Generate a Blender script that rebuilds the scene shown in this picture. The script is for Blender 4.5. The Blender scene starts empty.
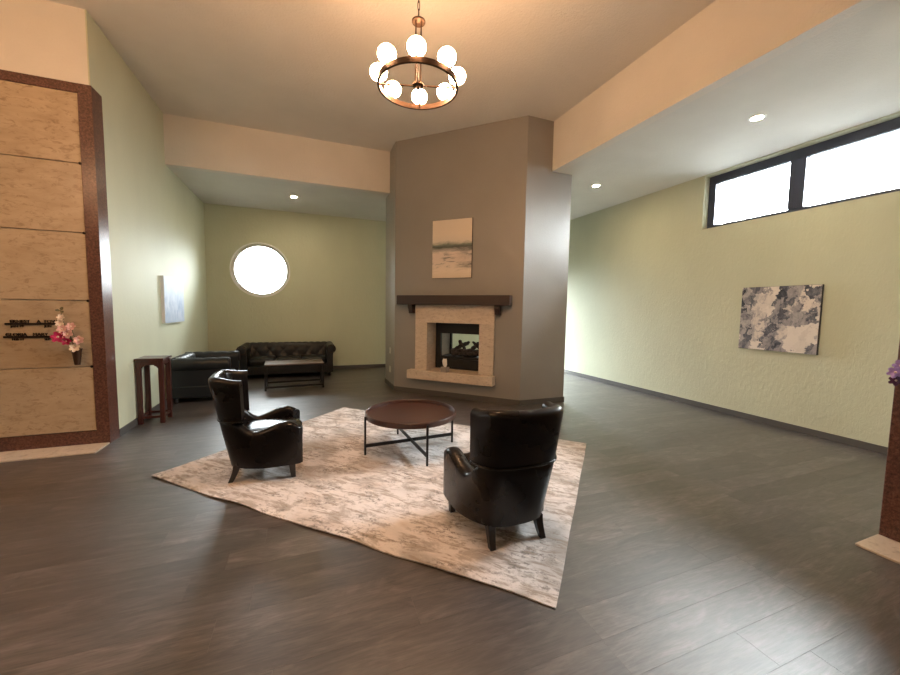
import bpy, math, random
from mathutils import Vector, Matrix
random.seed(7)
PI = math.pi
scene = bpy.context.scene
C = scene.collection

# ------------------------------------------------------------------ camera
CAM_H = 1.5
F_PX = 370.27
PITCH, ROLL, HEAD = math.radians(4.3353), math.radians(0.9110), math.radians(21.1651)
fh = Vector((math.sin(HEAD), math.cos(HEAD), 0)); rh = Vector((math.cos(HEAD), -math.sin(HEAD), 0)); zh = Vector((0, 0, 1))
fwd = fh * math.cos(PITCH) - zh * math.sin(PITCH)
up0 = fh * math.sin(PITCH) + zh * math.cos(PITCH)
right = rh * math.cos(ROLL) + up0 * math.sin(ROLL)
up = -rh * math.sin(ROLL) + up0 * math.cos(ROLL)
cd = bpy.data.cameras.new('camera'); cam = bpy.data.objects.new('camera', cd); C.objects.link(cam)
cd.sensor_width = 36; cd.lens = 36 * F_PX / 900; cd.clip_start = 0.05
M4 = Matrix((right, up, -fwd)).transposed().to_4x4(); M4.translation = (0, 0, CAM_H)
cam.matrix_world = M4
scene.camera = cam

def proj(P):
    v = Vector(P) - Vector((0, 0, CAM_H)); d = v.dot(fwd)
    if d < 0.05: return None
    return 450 + F_PX * v.dot(right) / d, 337.5 - F_PX * v.dot(up) / d

# ------------------------------------------------------------------ world, exposure
scene.view_settings.view_transform = 'Standard'; scene.view_settings.look = 'None'
scene.view_settings.exposure = 0.87; scene.view_settings.gamma = 1.0
scene.view_settings.use_curve_mapping = False
SKY = 70.0
w = bpy.data.worlds.new('overcast_sky'); scene.world = w; w.use_nodes = True
bg = w.node_tree.nodes['Background']; bg.inputs[0].default_value = (0.86, 0.95, 1.0, 1); bg.inputs[1].default_value = SKY
_n, _l = w.node_tree.nodes, w.node_tree.links            # overcast sky above, duller ground below the horizon
_tc = _n.new('ShaderNodeTexCoord'); _sx = _n.new('ShaderNodeSeparateXYZ'); _rp = _n.new('ShaderNodeValToRGB'); _mr = _n.new('ShaderNodeMapRange')
_mr.inputs[1].default_value = -.12; _mr.inputs[2].default_value = .12
_rp.color_ramp.elements[0].color = (.06, .06, .055, 1); _rp.color_ramp.elements[1].color = (.90, .95, 1, 1)
_l.new(_tc.outputs['Generated'], _sx.inputs[0]); _l.new(_sx.outputs[2], _mr.inputs[0]); _l.new(_mr.outputs[0], _rp.inputs[0]); _l.new(_rp.outputs[0], bg.inputs[0])
GLOBE_E = 58.0
DOWN_E = 320.0

def portal(loc, rot, sx, sy):
    l = bpy.data.lights.new('window_daylight', 'AREA'); l.shape = 'RECTANGLE'; l.size = sx; l.size_y = sy
    l.cycles.is_portal = True
    o = bpy.data.objects.new('window_daylight', l); C.objects.link(o); o.location = loc; o.rotation_euler = rot
portal((-0.95, 9.50, 2.315), (-PI / 2, 0, 0), 1.22, 1.22)
portal((5.17, 9.50, 1.30), (-PI / 2, 0, 0), 1.1, 2.60)  # daylight through the added door behind the column
portal((5.98, 3.0, 3.22), (0, PI / 2, 0), 0.8, 2.3)

# ------------------------------------------------------------------ room numbers (metres)
XL, XR, YB = -2.0, 5.85, 9.35            # green wall on the left, green wall on the right, wall with the round window
XFAR, YFAR = -6.0, -5.0                  # behind and beside the camera
ZH, ZL = 4.40, 3.655                     # high ceiling, lowered ceiling
XB, YH = 3.575, 7.055                    # fascia faces of the lowered ceiling
YC = 4.95                                # front of the crypt wall on the left
XC = 3.63                                # front of the crypt wall on the right
YCE = 1.2                                # its end

# ------------------------------------------------------------------ mesh helpers
class MB:
    def __init__(s): s.v = []; s.f = []
    def add(s, vs, fs):
        o = len(s.v); s.v += [tuple(p) for p in vs]; s.f += [tuple(i + o for i in f) for f in fs]; return s
    def box(s, x0, x1, y0, y1, z0, z1):
        return s.add([(x0,y0,z0),(x1,y0,z0),(x1,y1,z0),(x0,y1,z0),(x0,y0,z1),(x1,y0,z1),(x1,y1,z1),(x0,y1,z1)],
                     [(3,2,1,0),(4,5,6,7),(0,1,5,4),(1,2,6,5),(2,3,7,6),(3,0,4,7)])
    def prism(s, poly, z0, z1):
        n = len(poly)
        a = sum(poly[i][0]*poly[(i+1)%n][1]-poly[(i+1)%n][0]*poly[i][1] for i in range(n))
        if a < 0: poly = poly[::-1]
        return s.add([(x,y,z0) for x,y in poly]+[(x,y,z1) for x,y in poly],
                     [tuple(range(n))[::-1], tuple(range(n,2*n))]+[(i,(i+1)%n,n+(i+1)%n,n+i) for i in range(n)])
    def lathe(s, prof, seg=24, c=(0,0,0), a0=0, sx=1, sy=1):
        n = len(prof); vs = []; fs = []
        for k in range(seg):
            a = a0 + 2*PI*k/seg
            vs += [(c[0]+r*math.cos(a)*sx, c[1]+r*math.sin(a)*sy, c[2]+z) for r, z in prof]
        for k in range(seg):
            m = (k+1) % seg
            fs += [(k*n+i, m*n+i, m*n+i+1, k*n+i+1) for i in range(n-1)]
        return s.add(vs, fs)
    def tube(s, pts, r, seg=8, cap=True, closed=False):
        pts = [Vector(p) for p in pts]; n = len(pts); vs = []; fs = []
        rs = r if isinstance(r, (list, tuple)) else [r]*n
        ref = None
        for i, p in enumerate(pts):
            if closed: t = pts[(i+1)%n]-pts[i-1]
            else: t = pts[min(i+1,n-1)]-pts[max(i-1,0)]
            t.normalize()
            if ref is None:
                ref = Vector((0,0,1)) if abs(t.z) < .9 else Vector((1,0,0))
            a = (ref - t*ref.dot(t)).normalized(); b = t.cross(a); ref = a
            for k in range(seg):
                q = 2*PI*k/seg; vs.append(p + (a*math.cos(q)+b*math.sin(q))*rs[i])
        m = n if closed else n-1
        for i in range(m):
            j = (i+1) % n
            fs += [(i*seg+k, i*seg+(k+1)%seg, j*seg+(k+1)%seg, j*seg+k) for k in range(seg)]
        if cap and not closed:
            fs += [tuple(range(seg))[::-1], tuple(range((n-1)*seg, n*seg))]
        return s.add(vs, fs)
    def bar(s, p, q, wx, wy):                       # square bar between two points
        p, q = Vector(p), Vector(q); t = (q-p).normalized()
        ref = Vector((0,0,1)) if abs(t.z) < .9 else Vector((0,1,0))
        a = t.cross(ref).normalized(); b = a.cross(t)
        vs = [c + a*i*wx/2 + b*j*wy/2 for c in (p,q) for i,j in ((-1,-1),(1,-1),(1,1),(-1,1))]
        return s.add(vs, [(0,1,2,3),(7,6,5,4),(0,4,5,1),(1,5,6,2),(2,6,7,3),(3,7,4,0)])
    def grid(s, rows, closed_u=False):              # rows of equally many points
        n = len(rows[0]); vs = [p for r in rows for p in r]; fs = []
        for i in range(len(rows)-1):
            for k in range(n if closed_u else n-1):
                fs.append((i*n+k, i*n+(k+1)%n, (i+1)*n+(k+1)%n, (i+1)*n+k))
        return s.add(vs, fs)
    def sphere(s, c, r, seg=12, rings=8, sz=1):
        prof = [(max(1e-4, r*math.sin(PI*i/rings)), -r*sz*math.cos(PI*i/rings)) for i in range(rings+1)]
        return s.lathe(prof, seg, c)
    def mesh(s, name):
        me = bpy.data.meshes.new(name); me.from_pydata(s.v, [], s.f); me.update(); return me

def obj(name, mb, mat, parent=None, smooth=None, bevel=None, sub=0, loc=None, kind=None, fix=False):
    me = mb if isinstance(mb, bpy.types.Mesh) else mb.mesh(name)
    if fix:
        import bmesh
        bm = bmesh.new(); bm.from_mesh(me); bmesh.ops.remove_doubles(bm, verts=bm.verts, dist=1e-5)
        bmesh.ops.recalc_face_normals(bm, faces=bm.faces); bm.to_mesh(me); bm.free()
    if not me.materials: me.materials.append(mat)
    o = bpy.data.objects.new(name, me); C.objects.link(o)
    if parent: o.parent = parent
    if loc: o.location = loc
    if smooth is not None:
        me.polygons.foreach_set('use_smooth', [True]*len(me.polygons))
        if smooth < 179: me.set_sharp_from_angle(angle=math.radians(smooth))
    if bevel:
        b = o.modifiers.new('bevel', 'BEVEL'); b.width = bevel; b.segments = 2; b.limit_method = 'ANGLE'; b.angle_limit = math.radians(35)
    if sub:
        b = o.modifiers.new('subdivision', 'SUBSURF'); b.levels = sub; b.render_levels = sub
    if kind: o['kind'] = kind
    return o
def tag(o, label, cat, group=None):
    o['label'] = label; o['category'] = cat
    if group: o['group'] = group
    return o
def thing(name, label, cat, loc=(0,0,0), rz=0, group=None):
    o = bpy.data.objects.new(name, None); C.objects.link(o); o.location = loc; o.rotation_euler = (0,0,rz)
    o.empty_display_size = 0.1
    return tag(o, label, cat, group)
def struct(name, mb, mat, parent=None, **k):
    o = obj(name, mb, mat, parent, **k)
    if not parent: o['kind'] = 'structure'
    return o
def copy_tree(o, parent=None):
    c = o.copy(); C.objects.link(c); c.parent = parent
    for ch in list(o.children): copy_tree(ch, c)
    return c

# ------------------------------------------------------------------ materials
def mat(name, col, rough=0.6, metal=0.0, spec=0.5, coat=0.0):
    m = bpy.data.materials.new(name); m.use_nodes = True
    b = m.node_tree.nodes['Principled BSDF']
    b.inputs['Base Color'].default_value = (*col, 1); b.inputs['Roughness'].default_value = rough
    b.inputs['Metallic'].default_value = metal; b.inputs['Specular IOR Level'].default_value = spec
    b.inputs['Coat Weight'].default_value = coat
    return m
class NT:
    def __init__(s, m): s.m = m; s.t = m.node_tree; s.b = s.t.nodes['Principled BSDF']
    def n(s, typ, **k):
        d = s.t.nodes.new(typ)
        for a, v in k.items():
            if a.startswith('i_'):
                key = a[2:]; d.inputs[int(key) if key.isdigit() else key.replace('_', ' ')].default_value = v
            else: setattr(d, a, v)
        return d
    def l(s, a, b): s.t.links.new(a, b)
    def coords(s, kind='Position', scale=(1,1,1), rot=(0,0,0), loc=(0,0,0)):
        if kind == 'Position': src = s.n('ShaderNodeNewGeometry').outputs['Position']
        else: src = s.n('ShaderNodeTexCoord').outputs[kind]
        mp = s.n('ShaderNodeMapping'); mp.inputs['Scale'].default_value = scale; mp.inputs['Rotation'].default_value = rot; mp.inputs['Location'].default_value = loc
        s.l(src, mp.inputs[0]); return mp.outputs[0]
    def noise(s, vec, scale=5, detail=4, rough=0.55, dist=0.0):
        d = s.n('ShaderNodeTexNoise'); d.inputs['Scale'].default_value = scale; d.inputs['Detail'].default_value = detail
        d.inputs['Roughness'].default_value = rough; d.inputs['Distortion'].default_value = dist
        s.l(vec, d.inputs['Vector']); return d.outputs['Fac']
    def ramp(s, fac, stops, interp='LINEAR'):
        d = s.n('ShaderNodeValToRGB'); r = d.color_ramp; r.interpolation = interp
        while len(r.elements) < len(stops): r.elements.new(0.5)
        for e, (p, c) in zip(r.elements, stops):
            e.position = p; e.color = (*c, 1) if len(c) == 3 else c
        s.l(fac, d.inputs[0]); return d.outputs[0]
    def mix(s, fac, a, b, mode='MIX'):
        d = s.n('ShaderNodeMix', data_type='RGBA', blend_type=mode)
        for sock, v in ((d.inputs[0], fac), (d.inputs[6], a), (d.inputs[7], b)):
            if isinstance(v, (int, float)): sock.default_value = v
            elif isinstance(v, tuple): sock.default_value = (*v, 1)
            else: s.l(v, sock)
        return d.outputs[2]
    def math(s, op, a, b=None):
        d = s.n('ShaderNodeMath', operation=op)
        for i, v in enumerate((a, b)):
            if v is None: continue
            if isinstance(v, (int, float)): d.inputs[i].default_value = v
            else: s.l(v, d.inputs[i])
        return d.outputs[0]
    def color(s, c): s.l(c, s.b.inputs['Base Color'])
    def rough(s, fac, a, b):
        d = s.n('ShaderNodeMapRange'); d.inputs[3].default_value = a; d.inputs[4].default_value = b
        s.l(fac, d.inputs[0]); s.l(d.outputs[0], s.b.inputs['Roughness'])
    def bump(s, fac, strength=0.2, dist=0.01):
        d = s.n('ShaderNodeBump'); d.inputs['Strength'].default_value = strength; d.inputs['Distance'].default_value = dist
        s.l(fac, d.inputs['Height']); s.l(d.outputs[0], s.b.inputs['Normal'])

def plaster(name, col, bump=0.35, rough=0.55, sc=1.0, streak=1.0, spec=.5):
    m = mat(name, col, rough, spec=spec); t = NT(m)
    v = t.coords('Position', (1, 1, streak))
    n1 = t.noise(v, 38*sc, 5, .6, .6); n2 = t.noise(v, 1.3, 3)
    t.color(t.mix(t.ramp(n2, [(.3, (0,0,0)), (.7, (1,1,1))]), tuple(c*.95 for c in col), tuple(min(1, c*1.04) for c in col)))
    t.bump(t.ramp(n1, [(.35, (0,0,0)), (.62, (1,1,1))]), bump, .006)
    return m
M = {}
M['green'] = plaster('sage_green_textured_paint', (.56, .575, .425), .24, .6, .7, .5, .2)
M['white'] = plaster('off_white_textured_paint', (.74, .70, .63), .35, .7)
M['ceiling'] = plaster('ceiling_textured_paint', (.70, .68, .63), .3, .8)
M['taupe'] = plaster('taupe_wallcovering', (.28, .268, .25), .22, .28, 1.6)
M['slab'] = mat('dark_underlay', (.02, .018, .016), .8)
def baseboard_mat():
    m = mat('grey_vinyl_baseboard', (.115, .112, .105), .45); t = NT(m)
    t.color(t.mix(t.noise(t.coords(), 9, 3), (.075, .069, .064), (.095, .088, .081))); return m
M['base'] = baseboard_mat()

def plank_mat(name, use_attr):
    m = mat(name, (.06, .05, .045), .4, spec=1.0, coat=.6); t = NT(m); t.b.inputs['Coat Roughness'].default_value = .34
    if use_attr: rnd = t.n('ShaderNodeAttribute', attribute_name='tone').outputs['Fac']
    else: rnd = t.n('ShaderNodeObjectInfo').outputs['Random']
    off = t.math('MULTIPLY', rnd, 37.0)
    cmb = t.n('ShaderNodeCombineXYZ'); t.l(off, cmb.inputs[0]); t.l(t.math('MULTIPLY', rnd, 91.0), cmb.inputs[1]); t.l(off, cmb.inputs[2])
    add = t.n('ShaderNodeVectorMath', operation='ADD'); t.l(t.n('ShaderNodeNewGeometry').outputs['Position'], add.inputs[0]); t.l(cmb.outputs[0], add.inputs[1])
    def mp(sc):
        d = t.n('ShaderNodeMapping'); d.inputs['Scale'].default_value = sc; t.l(add.outputs[0], d.inputs[0]); return d.outputs[0]
    g1 = t.noise(mp((1.1, 9, 1)), 2.6, 6, .62, 1.2)          # long grain
    g2 = t.noise(mp((1.5, 5, 1)), 1.6, 5, .62, 1.8)           # cathedral clouds
    g3 = t.noise(mp((3, 42, 1)), 3.0, 4, .65, .6)
    base = t.ramp(g2, [(.34, (.016, .012, .011)), (.5, (.066, .0525, .049)), (.66, (.145, .121, .117))])
    c = t.mix(t.ramp(g1, [(.42, (0,0,0)), (.58, (1,1,1))]), t.mix(.6, base, (.020, .0155, .0135)), base)
    c = t.mix(.32, c, t.ramp(g3, [(.38, (.018, .014, .012)), (.62, (.135, .117, .111))]))
    tone = t.ramp(rnd, [(0, (.68, .65, .63)), (.5, (1, 1, 1)), (1, (1.34, 1.32, 1.31))])
    c = t.mix(1.0, c, tone, 'MULTIPLY')
    # dark knots
    kn = t.n('ShaderNodeTexVoronoi'); kn.inputs['Scale'].default_value = 1.5; t.l(mp((.6, 2.2, 1)), kn.inputs['Vector'])
    c = t.mix(t.ramp(kn.outputs['Distance'], [(.03, (1,1,1)), (.07, (0,0,0))]), c, (.018, .014, .012))
    t.color(c); t.rough(g1, .40, .52)
    t.bump(t.mix(.5, g1, g3), .3, .002)
    return m
M['plank'] = plank_mat('grey_brown_vinyl_plank', False)
M['plank_far'] = plank_mat('grey_brown_vinyl_plank_field', True)

def granite():
    m = mat('polished_red_brown_granite', (.12, .05, .035), .30); t = NT(m)
    v = t.coords('Position', (1, 1, 1))
    vo = t.n('ShaderNodeTexVoronoi'); vo.inputs['Scale'].default_value = 120; t.l(v, vo.inputs['Vector'])
    n = t.noise(v, 55, 5, .65); n2 = t.noise(v, 6, 3)
    c = t.ramp(n, [(.3, (.030, .012, .010)), (.5, (.115, .045, .030)), (.7, (.20, .10, .07))])
    c = t.mix(t.ramp(vo.outputs['Distance'], [(.1, (1,1,1)), (.3, (0,0,0))]), c, (.22, .11, .08))
    c = t.mix(t.ramp(n2, [(.35, (.25,)*3), (.65, (0,0,0))]), c, (.05, .02, .016))
    t.color(c); return m
M['granite'] = granite()
def travertine(name, a, b, dark, rough=.35, sc=1.0):
    m = mat(name, a, rough); t = NT(m)
    v = t.coords('Position', (1, 1, 3.0))
    n1 = t.noise(v, 3.0*sc, 6, .62, 1.0); n2 = t.noise(t.coords('Position', (1, 1, 2.2), loc=(3, 7, 1)), 13*sc, 6, .7, .8); n3 = t.noise(t.coords(), 1.1, 3)
    c = t.mix(t.ramp(n1, [(.3, (0,0,0)), (.7, (1,1,1))]), a, b)
    c = t.mix(t.ramp(n2, [(.53, (0,0,0)), (.66, (.75,)*3)]), c, dark)
    c = t.mix(t.ramp(n3, [(.3, (.3,)*3), (.6, (0,0,0))]), c, tuple(x*.8 for x in a))
    oi = t.n('ShaderNodeObjectInfo').outputs['Random']
    c = t.mix(1.0, c, t.ramp(oi, [(0, (.93, .93, .93)), (1, (1.05, 1.05, 1.05))]), 'MULTIPLY')
    t.color(c); t.bump(n2, .08, .002); return m
M['crypt'] = travertine('tan_travertine', (.43, .32, .205), (.55, .43, .29), (.26, .175, .105))
M['stone'] = travertine('cream_limestone', (.56, .46, .36), (.70, .60, .49), (.36, .27, .20), .45, 1.6)
def wood(name, a, b, rough=.35, scale=(1, 14, 14), coat=.2):
    m = mat(name, a, rough, coat=coat); t = NT(m)
    n = t.noise(t.coords('Object', scale), 3.0, 5, .6, 1.2)
    t.color(t.ramp(n, [(.25, a), (.75, b)])); t.rough(n, rough*.85, rough*1.2); t.bump(n, .06, .002); return m
M['mantel'] = wood('espresso_stained_wood', (.018, .008, .006), (.045, .020, .014), .38)
M['mahogany'] = wood('dark_mahogany_wood', (.030, .008, .006), (.075, .020, .014), .32, (14, 14, 1))
M['tray'] = wood('walnut_tray_wood', (.034, .012, .008), (.070, .026, .017), .30, (1.5, 12, 1))
M['slat_top'] = wood('dark_oak_top', (.10, .07, .055), (.17, .12, .095), .30, (1, 12, 12))
def leather(name, a, b, rough, coat=0.0, spec=.3):
    m = mat(name, a, rough, spec=spec, coat=coat); t = NT(m); m.node_tree.nodes['Principled BSDF'].inputs['Coat Roughness'].default_value = .18
    v = t.coords('Object'); n = t.noise(v, 3.5, 3); vo = t.n('ShaderNodeTexVoronoi'); vo.inputs['Scale'].default_value = 260; t.l(v, vo.inputs['Vector'])
    t.color(t.mix(n, a, b)); t.rough(n, rough*.8, rough*1.25); t.bump(vo.outputs['Distance'], .05, .001); return m
M['leather'] = leather('black_brown_leather', (.0045, .0032, .003), (.0085, .0058, .0052), .27, .0, .32)
M['leather_dk'] = leather('charcoal_black_leather', (.009, .010, .011), (.018, .019, .020), .36, 0, .4)
M['leg'] = wood('ebonised_leg_wood', (.006, .004, .0035), (.014, .009, .007), .3, (10, 10, 1))
def metal(name, a, rough, met=1.0):
    m = mat(name, a, rough, met); t = NT(m); t.rough(t.noise(t.coords('Object'), 30, 3), rough*.8, rough*1.3); return m
M['black_metal'] = metal('black_powder_coated_steel', (.012, .011, .011), .42, .3)
M['bronze'] = metal('aged_bronze', (.10, .055, .035), .38, .9)
M['fixture'] = metal('oil_rubbed_bronze_fixture', (.060, .036, .024), .35, .85)
M['dark_bronze'] = metal('dark_bronze_lettering', (.020, .012, .010), .4, .6)
M['win_frame'] = metal('dark_anodised_window_frame', (.05, .062, .10), .4, .2)
M['white_frame'] = metal('white_painted_frame', (.78, .80, .78), .4, 0)
M['white_plastic'] = metal('white_plastic', (.72, .72, .68), .4, 0)
M['firebox'] = metal('matte_black_firebox', (.006, .006, .006), .5, 0)
M['refractory'] = travertine('firebox_panel', (.30, .25, .20), (.40, .33, .27), (.16, .12, .10), .7, 3)
def logmat():
    m = mat('charred_ceramic_log', (.03, .025, .024), .85); t = NT(m); n = t.noise(t.coords('Object'), 24, 5)
    t.color(t.ramp(n, [(.3, (.012, .010, .010)), (.6, (.05, .042, .04)), (.8, (.12, .10, .095))])); t.bump(n, .6, .01); return m
M['log'] = logmat()
def emit(name, col, strength, base=(.9,.9,.9)):
    m = mat(name, base, .4); b = m.node_tree.nodes['Principled BSDF']
    b.inputs['Emission Color'].default_value = (*col, 1); b.inputs['Emission Strength'].default_value = strength; return m
M['globe'] = emit('lit_opal_glass', (1.0, .55, .28), GLOBE_E)
M['lamp_disc'] = emit('lit_downlight_lens', (1.0, .78, .52), DOWN_E)
def glass(name, tr_):
    m = bpy.data.materials.new(name); m.use_nodes = True; nt = m.node_tree; nt.nodes.clear()
    o = nt.nodes.new('ShaderNodeOutputMaterial'); mx = nt.nodes.new('ShaderNodeMixShader'); tr = nt.nodes.new('ShaderNodeBsdfTransparent'); gl = nt.nodes.new('ShaderNodeBsdfGlossy')
    fr = nt.nodes.new('ShaderNodeFresnel'); fr.inputs[0].default_value = 1.45; gl.inputs['Roughness'].default_value = .02
    tr.inputs[0].default_value = (tr_, tr_*1.02, tr_*1.01, 1)
    nt.links.new(fr.outputs[0], mx.inputs[0]); nt.links.new(tr.outputs[0], mx.inputs[1]); nt.links.new(gl.outputs[0], mx.inputs[2]); nt.links.new(mx.outputs[0], o.inputs[0]); return m
M['glass'] = glass('clear_window_glass', .95); M['dim_glass'] = glass('dimming_window_glass', .60)  # second glass darkened so the round pane passes less daylight
def petal(name, a, b):
    m = mat(name, a, .6); t = NT(m); t.color(t.mix(t.noise(t.coords('Object'), 30, 2), a, b)); return m
M['pet_pink'] = petal('pale_pink_petal', (.75, .42, .40), (.85, .62, .58))
M['pet_white'] = petal('cream_petal', (.80, .66, .52), (.85, .76, .66))
M['pet_mag'] = petal('magenta_petal', (.45, .012, .09), (.60, .03, .16))
M['pet_purple'] = petal('violet_petal', (.28, .17, .55), (.50, .38, .75))
M['pet_dark'] = petal('dark_plum_petal', (.05, .012, .05), (.09, .025, .10))
M['stem'] = petal('green_brown_stem', (.06, .05, .02), (.12, .10, .04))

# ------------------------------------------------------------------ floor
floor = struct('floor', MB().box(XFAR, XR, YFAR, YB, -.15, -.007), M['slab'])
PW, PL = .183, 1.22
COL = [(1.48, 6.60), (3.12, 4.96), (3.95, 4.96), (3.95, 5.55), (2.07, 7.43), (1.48, 7.43)]
def in_col(x, y): return 1.48 <= x <= 3.95 and 4.96 <= y <= 7.43 and 8.1 <= x+y <= 9.48
planks = []
y = YFAR; r = 0
while y < YB - .01:
    y1 = min(y + PW, YB); x = XFAR - random.random()*PL
    while x < XR - .001:
        x0, x1 = max(x, XFAR), min(x + PL, XR); x += PL
        if x1 - x0 < .02: continue
        mx, my = (x0+x1)/2, (y+y1)/2
        if my > YC + .3 and x1 < XL: continue            # behind the crypt front
        if my > YC + .3 and x0 < XL: x0 = XL; mx = (x0+x1)/2
        if x1-x0 < .02: continue
        if x0 > XC + .3 and y1 < YCE: continue
        if all(in_col(a, b) for a in (x0, x1) for b in (y, y1)): continue
        q = [proj((a, b, 0)) for a, b in ((x0, y), (x1, y), (x1, y1), (x0, y1))]
        area = 0
        if all(q):
            cl = [(min(max(a, 0), 900), min(max(b, 0), 675)) for a, b in q]
            area = abs(sum(cl[i][0]*cl[(i+1) % 4][1]-cl[(i+1) % 4][0]*cl[i][1] for i in range(4)))/2
            rx, ry = (mx-.83)*.7071-(my-3.56)*.7071, (mx-.83)*.7071+(my-3.56)*.7071
            if abs(rx) < 1.5 and abs(ry) < 1.1: area *= .02   # under the rug
        planks.append((area, x0, x1, y, y1))
    y = y1
planks.sort(reverse=True)
G = .0002
def plank_geo(mb, x0, x1, y0, y1):
    a, b = G, G + .0006
    mb.add([(x0+a,y0+a,-.007),(x1-a,y0+a,-.007),(x1-a,y1-a,-.007),(x0+a,y1-a,-.007),
            (x0+a,y0+a,-.0003),(x1-a,y0+a,-.0003),(x1-a,y1-a,-.0003),(x0+a,y1-a,-.0003),
            (x0+b,y0+b,0),(x1-b,y0+b,0),(x1-b,y1-b,0),(x0+b,y1-b,0)],
           [(0,1,5,4),(1,2,6,5),(2,3,7,6),(3,0,4,7),(4,5,9,8),(5,6,10,9),(6,7,11,10),(7,4,8,11),(8,9,10,11)])
cache = {}
rest = MB(); tones = []
for i, (area, x0, x1, y0, y1) in enumerate(planks):
    if i < 298:
        key = (round(x1-x0, 3), round(y1-y0, 3))
        if key not in cache:
            mb = MB(); plank_geo(mb, 0, key[0], 0, key[1]); cache[key] = mb.mesh('plank'); cache[key].materials.append(M['plank'])
        obj('plank', cache[key], M['plank'], floor, loc=(x0, y0, 0))
    else:
        plank_geo(rest, x0, x1, y0, y1); tones += [random.random()]*12
me = rest.mesh('plank_field'); at = me.attributes.new('tone', 'FLOAT', 'POINT'); at.data.foreach_set('value', tones)
obj('plank_field', me, M['plank_far'], floor, kind='stuff')

# ------------------------------------------------------------------ walls, ceilings
T = .25
struct('wall_left', MB().box(XL-T, XL, YC+.21, YB, -.15, ZH), M['green'])
struct('wall_left_return', MB().box(XL-.012, XL, YC, YC+.21, 3.69, ZH), M['green'])
# back wall with the round opening
WX, WZ, WR = -.95, 2.315, .585
DX0, DX1, DZ1 = 4.62, 5.72, 2.60                          # glazed door added behind the column, unseen, for more daylight
def wall_with_round_hole():
    mb = MB(); N = 64; t0, t1 = YB, YB+T
    x0, x1, z0, z1 = XL-T, XR+T, -.15, ZL+.2; sq = .8
    circ = [(WX+WR*math.cos(2*PI*k/N), WZ+WR*math.sin(2*PI*k/N)) for k in range(N)]
    def onsq(k):
        c, s_ = math.cos(2*PI*k/N), math.sin(2*PI*k/N); m = sq/max(abs(c), abs(s_)); return (WX+c*m, WZ+s_*m)
    sqp = [onsq(k) for k in range(N)]
    for yy in (t0, t1):
        mb.add([(a, yy, b) for a, b in circ]+[(a, yy, b) for a, b in sqp], [(k, (k+1) % N, N+(k+1) % N, N+k) for k in range(N)])
    mb.add([(a, yy, b) for yy in (t0, t1) for a, b in circ], [(k, (k+1) % N, N+(k+1) % N, N+k) for k in range(N)])
    for c, d in ((z0, WZ-sq), (WZ+sq, z1)): mb.box(WX-sq, WX+sq, t0, t1, c, d)
    mb.box(DX0, DX1, t0, t1, DZ1, z1).box(DX0, DX1, t0, t1, z0, 0)
    for a, b in ((x0, WX-sq), (WX+sq, DX0), (DX1, x1)): mb.box(a, b, t0, t1, z0, z1)
    return mb
struct('wall_back', wall_with_round_hole(), M['green'], fix=True)
d1 = struct('added_door_1', MB().box(DX0, DX0+.09, YB+.06, YB+.13, 0, DZ1).box(DX1-.09, DX1, YB+.06, YB+.13, 0, DZ1).box(DX0+.09, DX1-.09, YB+.06, YB+.13, DZ1-.09, DZ1).box(DX0+.09, DX1-.09, YB+.06, YB+.13, 0, .12), M['win_frame'])  # unseen door, added to let daylight in behind the column
for a, b in ((DX0+.09, DX1-.09),): obj('pane', MB().box(a, b, YB+.09, YB+.10, .12, DZ1-.09), M['glass'], d1)
# right wall with the strip window
WY0, WY1, WZ0, WZ1 = 1.86, 4.15, 2.822, 3.64
struct('wall_right', MB().box(XR, XR+T, YFAR, YB, -.15, WZ0).box(XR, XR+T, YFAR, WY0, WZ0, ZL+.2).box(XR, XR+T, WY1, YB, WZ0, ZL+.2).box(XR, XR+T, WY0, WY1, WZ1, ZL+.2), M['green'])
struct('ceiling', MB().box(XFAR-.2, XB+.12, YFAR-.2, YH+.12, ZH, ZH+.15), M['ceiling'])
struct('ceiling_lowered', MB().prism([(XL, YH+.12), (1.48, YH+.12), (1.48, 7.43), (2.07, 7.43), (3.95, 5.55), (3.95, 4.96), (XB+.12, 4.96), (XB+.12, YFAR), (XR, YFAR), (XR, YB), (XL, YB)], ZL, ZL+.12), M['ceiling'])
struct('trim_1', MB().box(XL, 1.48, YH, YH+.12, ZL, ZH), M['white'])
struct('trim_2', MB().box(XB, XB+.12, YFAR, 4.96, ZL, ZH), M['white'])
# the hall around the camera
struct('wall_far_left', MB().box(XFAR-T, XFAR, YFAR, YC, -.15, ZH), M['green'])
struct('wall_front', MB().box(XFAR, XR, YFAR-T, YFAR, -.15, ZH), M['white'])

# round window
N = 64
for nm, wx in (('window_1', WX),):
    w1 = struct(nm, MB().lathe([(.53, -.02), (.53, .03), (.56, .03), (.586, .015), (.586, -.02), (.53, -.02)], N), M['white_frame'], smooth=40)
    w1.location = (wx, YB+.10, WZ); w1.rotation_euler = (PI/2, 0, 0)
    obj('pane', MB().lathe([(.0001, -.004), (.531, -.004), (.531, .004), (.0001, .004)], N), M['dim_glass'], w1)
    obj('casing', MB().lathe([(.578, .09), (.578, .104), (.605, .108), (.610, .1005)], N), M['white_frame'], w1, smooth=40)
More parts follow.
